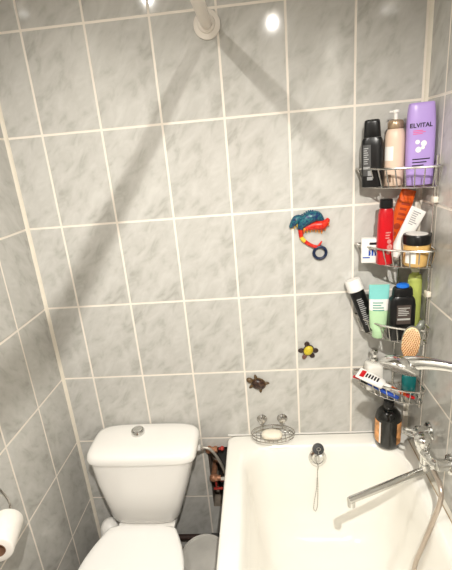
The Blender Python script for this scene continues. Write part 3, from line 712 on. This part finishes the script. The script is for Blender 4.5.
# toothpaste tube lying across the left end
A, B_ = Vector((1.010, -.062, .911)), Vector((1.100, -.128, .884))
M = along(A, B_) @ Matrix.Rotation(math.radians(20), 4, 'Z')
t = thing('toothpaste_tube', 'white toothpaste tube lying slanted over the left rim of the bottom basket', 'tube', tuple(A), None, G4)
rgp = [(0, .023, .0015, 4), (.012, .023, .0025, 4), (.05, .0215, .0105, 2.4), (.092, .0185, .0135, 2.1), (.098, .009, .009, 2)]
if (M.to_3x3() @ Vector((0, -1, 0))).y > 0: M = M @ Matrix.Rotation(PI, 4, 'Z')
b = bm_new(); sloft(b, rgp, M=M); obj('body', b, WHITEP, t, sharp=50)
b = bm_new(); lathe(b, [(.0095, .0982), (.010, .099), (.010, .118), (.009, .119)], 18, 0, M); obj('cap', b, WHITEP, t)
b = bm_new()
for k in range(5): patch(b, rgp, -.008, .010, .030+k*.010, .036+k*.010, .0008, nx=4, nz=1)
bmesh.ops.transform(b, matrix=M, verts=b.verts); obj('print', b, INKB, t, label='dark print')
b = bm_new(); patch(b, rgp, -.015, .015, .010, .026, .0008, nx=6, nz=1); bmesh.ops.transform(b, matrix=M, verts=b.verts); obj('red_patch', b, RED, t, label='red patch')

def stick(name, label, cat, a, b_, r, m, hm, head=True):
    t = thing(name, label, cat, a, None, G4); a, b_ = Vector(a), Vector(b_); d = (b_-a).normalized()
    h = bm_new(); n = (b_-a).length; sloft(h, [(0, r*.8, r*.6, 2.2), (.004, r, r*.8, 2.2), (n*.45, r*1.25, r, 2.2), (n*.7, r*.8, r*.7, 2.2), (n, r*.6, r*.55, 2.2)], M=along(a, b_), n=16); obj('handle', h, m, t)
    if head:
        k = bm_new(); box(k, -.006, .006, -.004, .004, 0, .026, .002, 0, along(b_-d*.001, b_+d)); obj('head', k, hm, t)
stick('toothbrush', 'blue toothbrush lying low along the front of the bottom basket', 'toothbrush', (1.128, -.141, F4+.012), (1.043, -.070, F4+.030), .0075, BLUE, BLACKP)
stick('toothbrush', 'orange toothbrush lying along the front of the bottom basket above the blue one', 'toothbrush', (1.152, -.139, F4+.024), (1.060, -.068, F4+.045), .0065, ORANGE, WHITEP)
stick('toothbrush', 'red toothbrush at the right front of the bottom basket', 'toothbrush', (1.180, -.142, F4+.012), (1.135, -.128, F4+.026), .0065, RED, WHITEP)
stick('safety_razor', 'black razor poking over the left rim of the bottom basket', 'razor', (1.085, -.118, F4+.048), (1.016, -.066, F4+.050), .0055, BLACKP, RED)

# ------------------------------------------------------------------ dark bottle on the tub corner
rg = [(0, .040, .040, 2), (.004, .0445, .0445, 2), (.02, .0455, .0455, 2), (.115, .0455, .0455, 2), (.135, .041, .041, 2), (.150, .029, .029, 2), (.156, .017, .017, 2), (.164, .016, .016, 2)]
t, bd = bottle('shampoo_bottle', 'large black round bottle with orange labels standing on the back corner of the tub rim', 'bottle', (1.121, -.066, .6055), None, rg, mat('black_green_bottle', (.05, .055, .045), .15, coat=.5, var=.15))
b = bm_new(); lathe(b, [(.0175, .1645), (.019, .166), (.019, .186), (.017, .188)], 24); part('cap', b, BLACKP, t)
def wrap(b, r, a0, a1, z0, z1, n=10):
    P = [[b.verts.new((r*math.sin(math.radians(a0+(a1-a0)*k/n)), -r*math.cos(math.radians(a0+(a1-a0)*k/n)), z)) for k in range(n+1)] for z in (z0, z1)]
    for k in range(n): b.faces.new((P[0][k], P[0][k+1], P[1][k+1], P[1][k]))
ORL = mat('orange_picture_label', (.84, .60, .38), .5, var=.5, vscale=45)
for a0, a1, nm in ((-95, -34, 'left'), (38, 100, 'right')):
    b = bm_new(); wrap(b, .0462, a0-14, a1-14, .022, .112); part('label', b, ORL, t, label='orange label')
b = bm_new(); wrap(b, .0464, -57, -49, .022, .112); part('label_edge', b, LABELW, t, label='pale label edge')

# ------------------------------------------------------------------ mixer tap
MY, MZ, MX = -.290, .762, 1.160
t = thing('bath_mixer_tap', 'chrome bath mixer tap with long spout on the right wall', 'tap', (XR, MY, MZ))
for y in (-.204, -.358):
    b = bm_new(); lathe(b, [(.031, .0004), (.0315, .003), (.028, .009), (.017, .012), (.0165, .024), (.0185, .0245), (.0185, .043), (.0165, .045)], 28, 0, along((XR, y, MZ), (XR-.1, y, MZ))); obj('wall_flange', b, CHROME, t)
b = bm_new()
tube(b, spline([(XR-.040, -.204, MZ), (XR-.046, -.214, MZ), (MX+.004, -.252, MZ), (MX, MY, MZ), (MX+.004, -.322, MZ), (XR-.046, -.348, MZ), (XR-.040, -.358, MZ)], 6), [.0155]*6+[.0165]*6+[.019]*13+[.0165]*6+[.0155]*6, 18); obj('body', b, CHROME, t, sharp=60)
b = bm_new(); Md = along((MX, MY, MZ+.006), (MX-.010, MY-.006, MZ+.060))
lathe(b, [(.0215, 0), (.022, .014), (.0245, .018), (.0255, .024), (.0255, .036), (.023, .046), (.016, .052), (.005, .054)], 30, 0, Md); kn = obj('control_knob', b, CHROME, t, sharp=50)
b = bm_new(); l0 = Md @ Vector((0, .006, .040)); l1 = Vector((1.117, -.232, .794)); ld_ = l1-l0; lw = Vector((.75, .66, 0)).normalized()
lp = [l0+ld_*(.20+.40*(1-math.cos(a)))+lw*.0125*math.sin(a) for a in [2*PI*k/28 for k in range(28)]]
tube(b, lp, .0042, 8, True); rod(b, l0, l0+ld_*.22, .008, .0055, 10); sub('lever', b, CHROME, kn, t)
b = bm_new(); rod(b, (MX, MY-.012, MZ-.012), (MX, MY-.015, MZ-.062), .0135, seg=22); lathe(b, [(.0155, 0), (.0165, .003), (.0165, .014), (.0155, .017)], 10, 0, along((MX, MY-.014, MZ-.040), (MX, MY-.015, MZ-.07))); obj('swivel_neck', b, CHROME, t)
s0, s1 = Vector((MX+.012, MY-.010, MZ-.066)), Vector((.902, -.419, MZ-.067))
b = bm_new(); tube(b, [s0, s0.lerp(s1, .03), s0.lerp(s1, .5), s0.lerp(s1, .97), s1], [.010, .0125, .0122, .0118, .010], 14, flat=.85); s_ = obj('spout', b, CHROME, t, sharp=60)
b = bm_new(); lathe(b, [(.0105, 0), (.0118, .004), (.0118, .019), (.009, .022)], 20, 0, along(s0.lerp(s1, .965)+Vector((0, 0, -.004)), s0.lerp(s1, .965)+Vector((0, 0, -.2)))); sub('aerator', b, CHROME, s_, t)
b = bm_new(); lathe(b, [(.0105, 0), (.0115, .004), (.0115, .018), (.009, .021)], 8, 0, along((MX+.010, -.335, MZ-.010), (MX+.010, -.350, MZ-.05))); obj('hose_outlet', b, CHROME, t)

# ------------------------------------------------------------------ hand shower, its bracket and the hose
HA = Vector((1.025, -.425, 1.140)); HB = Vector((1.200-.022, -.552, 1.187))
t = thing('hand_shower', 'chrome hand shower with wide head held in front of the rack by the right wall', 'hand shower', tuple(HB))
hn = Vector((-.42, -.50, -.75)).normalized()
b = bm_new(); dv = (HB-HA).normalized()
hp = spline([HA+Vector((.016, -.010, .012)), HA+dv*.055+Vector((0, 0, .014)), HA+dv*.10+Vector((0, 0, .012)), HA+dv*.16+Vector((0, 0, .004)), HB+dv*.012], 7)
n = len(hp); tube(b, hp, [.0205-.0075*min(1, i/(n*.55)) for i in range(n)], 18, flat=.85); obj('handle', b, CHROME, t, sharp=60)
b = bm_new(); Mh = along(HA-hn*.012, HA+hn)
lathe(b, [(.010, -.014), (.024, -.010), (.039, -.001), (.046, .009), (.0485, .017), (.0475, .021), (.043, .022), (.020, .0222)], 36, 0, Mh); hd = obj('shower_head', b, CHROME, t, sharp=50)
b = bm_new(); lathe(b, [(.038, .0221), (.036, .0240), (.006, .0245)], 32, 0, Mh); sub('spray_face', b, CLEARC, hd, t, label='clear spray face')
t = thing('shower_bracket', 'chrome wall bracket gripping the hand shower on the right wall', 'bracket', (XR, -.57, 1.19))
b = bm_new(); lathe(b, [(.022, .0004), (.0225, .004), (.013, .008)], 24, 0, along((XR, -.566, 1.185), (XR-.1, -.566, 1.185))); obj('wall_plate', b, CHROME, t)
b = bm_new(); tube(b, [HB+dv*.003+(dv.orthogonal().normalized()*math.cos(a)+dv.cross(dv.orthogonal().normalized())*math.sin(a))*.0165 for a in [2*PI*k/20 for k in range(20)]], .0032, 8, True); obj('clamp_ring', b, CHROME, t)
b = bm_new()
pts = [(1.170, -.3425, .734), (1.170, -.362, .728), (1.169, -.392, .725), (1.166, -.414, .708), (1.161, -.418, .672), (1.150, -.416, .615), (1.130, -.416, .53), (1.112, -.402, .40), (1.105, -.43, .29), (1.09, -.52, .232), (1.06, -.66, .226), (1.05, -.76, .30), (1.06, -.80, .46), (1.085, -.79, .66), (1.12, -.74, .86), (1.16, -.68, 1.05), (1.190, -.605, 1.16), (1.1905, -.5625, 1.1905)]
tube(b, spline(pts, 10), .0072, 12)
obj('shower_hose', b, HOSEM, label='flexible metal shower hose hanging from the mixer tap into the tub', category='hose')

# ------------------------------------------------------------------ ceiling lamps
LA = bpy.data.lights
for i, (x, y, lab) in enumerate(((.850, -1.66, 'round recessed ceiling lamp nearer the tub'), (.20, -.98, 'round recessed ceiling lamp nearer the left wall'))):
    t = thing('ceiling_light', lab, 'lamp', (x, y, ZC), group='recessed ceiling lamps')
    b = bm_new(); lathe(b, [(.036, ZC-.0005), (.048, ZC-.0005), (.048, ZC-.004), (.044, ZC-.007), (.036, ZC-.004), (.036, ZC-.0005)], 36, 0, Matrix.Translation((x, y, 0)), False, False); obj('bezel', b, CHROME, t)
    b = bm_new(); lathe(b, [(.0355, ZC-.0003), (.0355, ZC-.002)], 32, 0, Matrix.Translation((x, y, 0))); obj('lens', b, LAMP, t)
    l = LA.new('downlight', 'SPOT'); l.energy = (160, 34)[i]; l.color = (1., .96, .895); l.spot_size = math.radians(159); l.spot_blend = .5; l.shadow_soft_size = .015
    o = bpy.data.objects.new('downlight', l); COL.objects.link(o); o.location = (x, y, ZC-.045); o.parent = None

w = bpy.data.worlds.new('world'); S.world = w; w.use_nodes = True
w.node_tree.nodes['Background'].inputs[0].default_value = (.9, .87, .8, 1); w.node_tree.nodes['Background'].inputs[1].default_value = .05

# ------------------------------------------------------------------ camera
cam = bpy.data.cameras.new('camera'); cam.sensor_fit = 'VERTICAL'; cam.sensor_height = 36; cam.lens = 409.793/570*36; cam.clip_start = .02
co = bpy.data.objects.new('camera', cam); COL.objects.link(co)
co.location = (.68826, -1.38417, 1.70278); co.rotation_euler = (1.2532587, .0841915, .0662258)
S.camera = co
S.view_settings.view_transform = 'Standard'; S.view_settings.look = 'None'; S.view_settings.gamma = 1; S.view_settings.use_curve_mapping = False
S.view_settings.exposure = 0.0
for o in COL.objects:
    if '_o' in o: del o['_o']
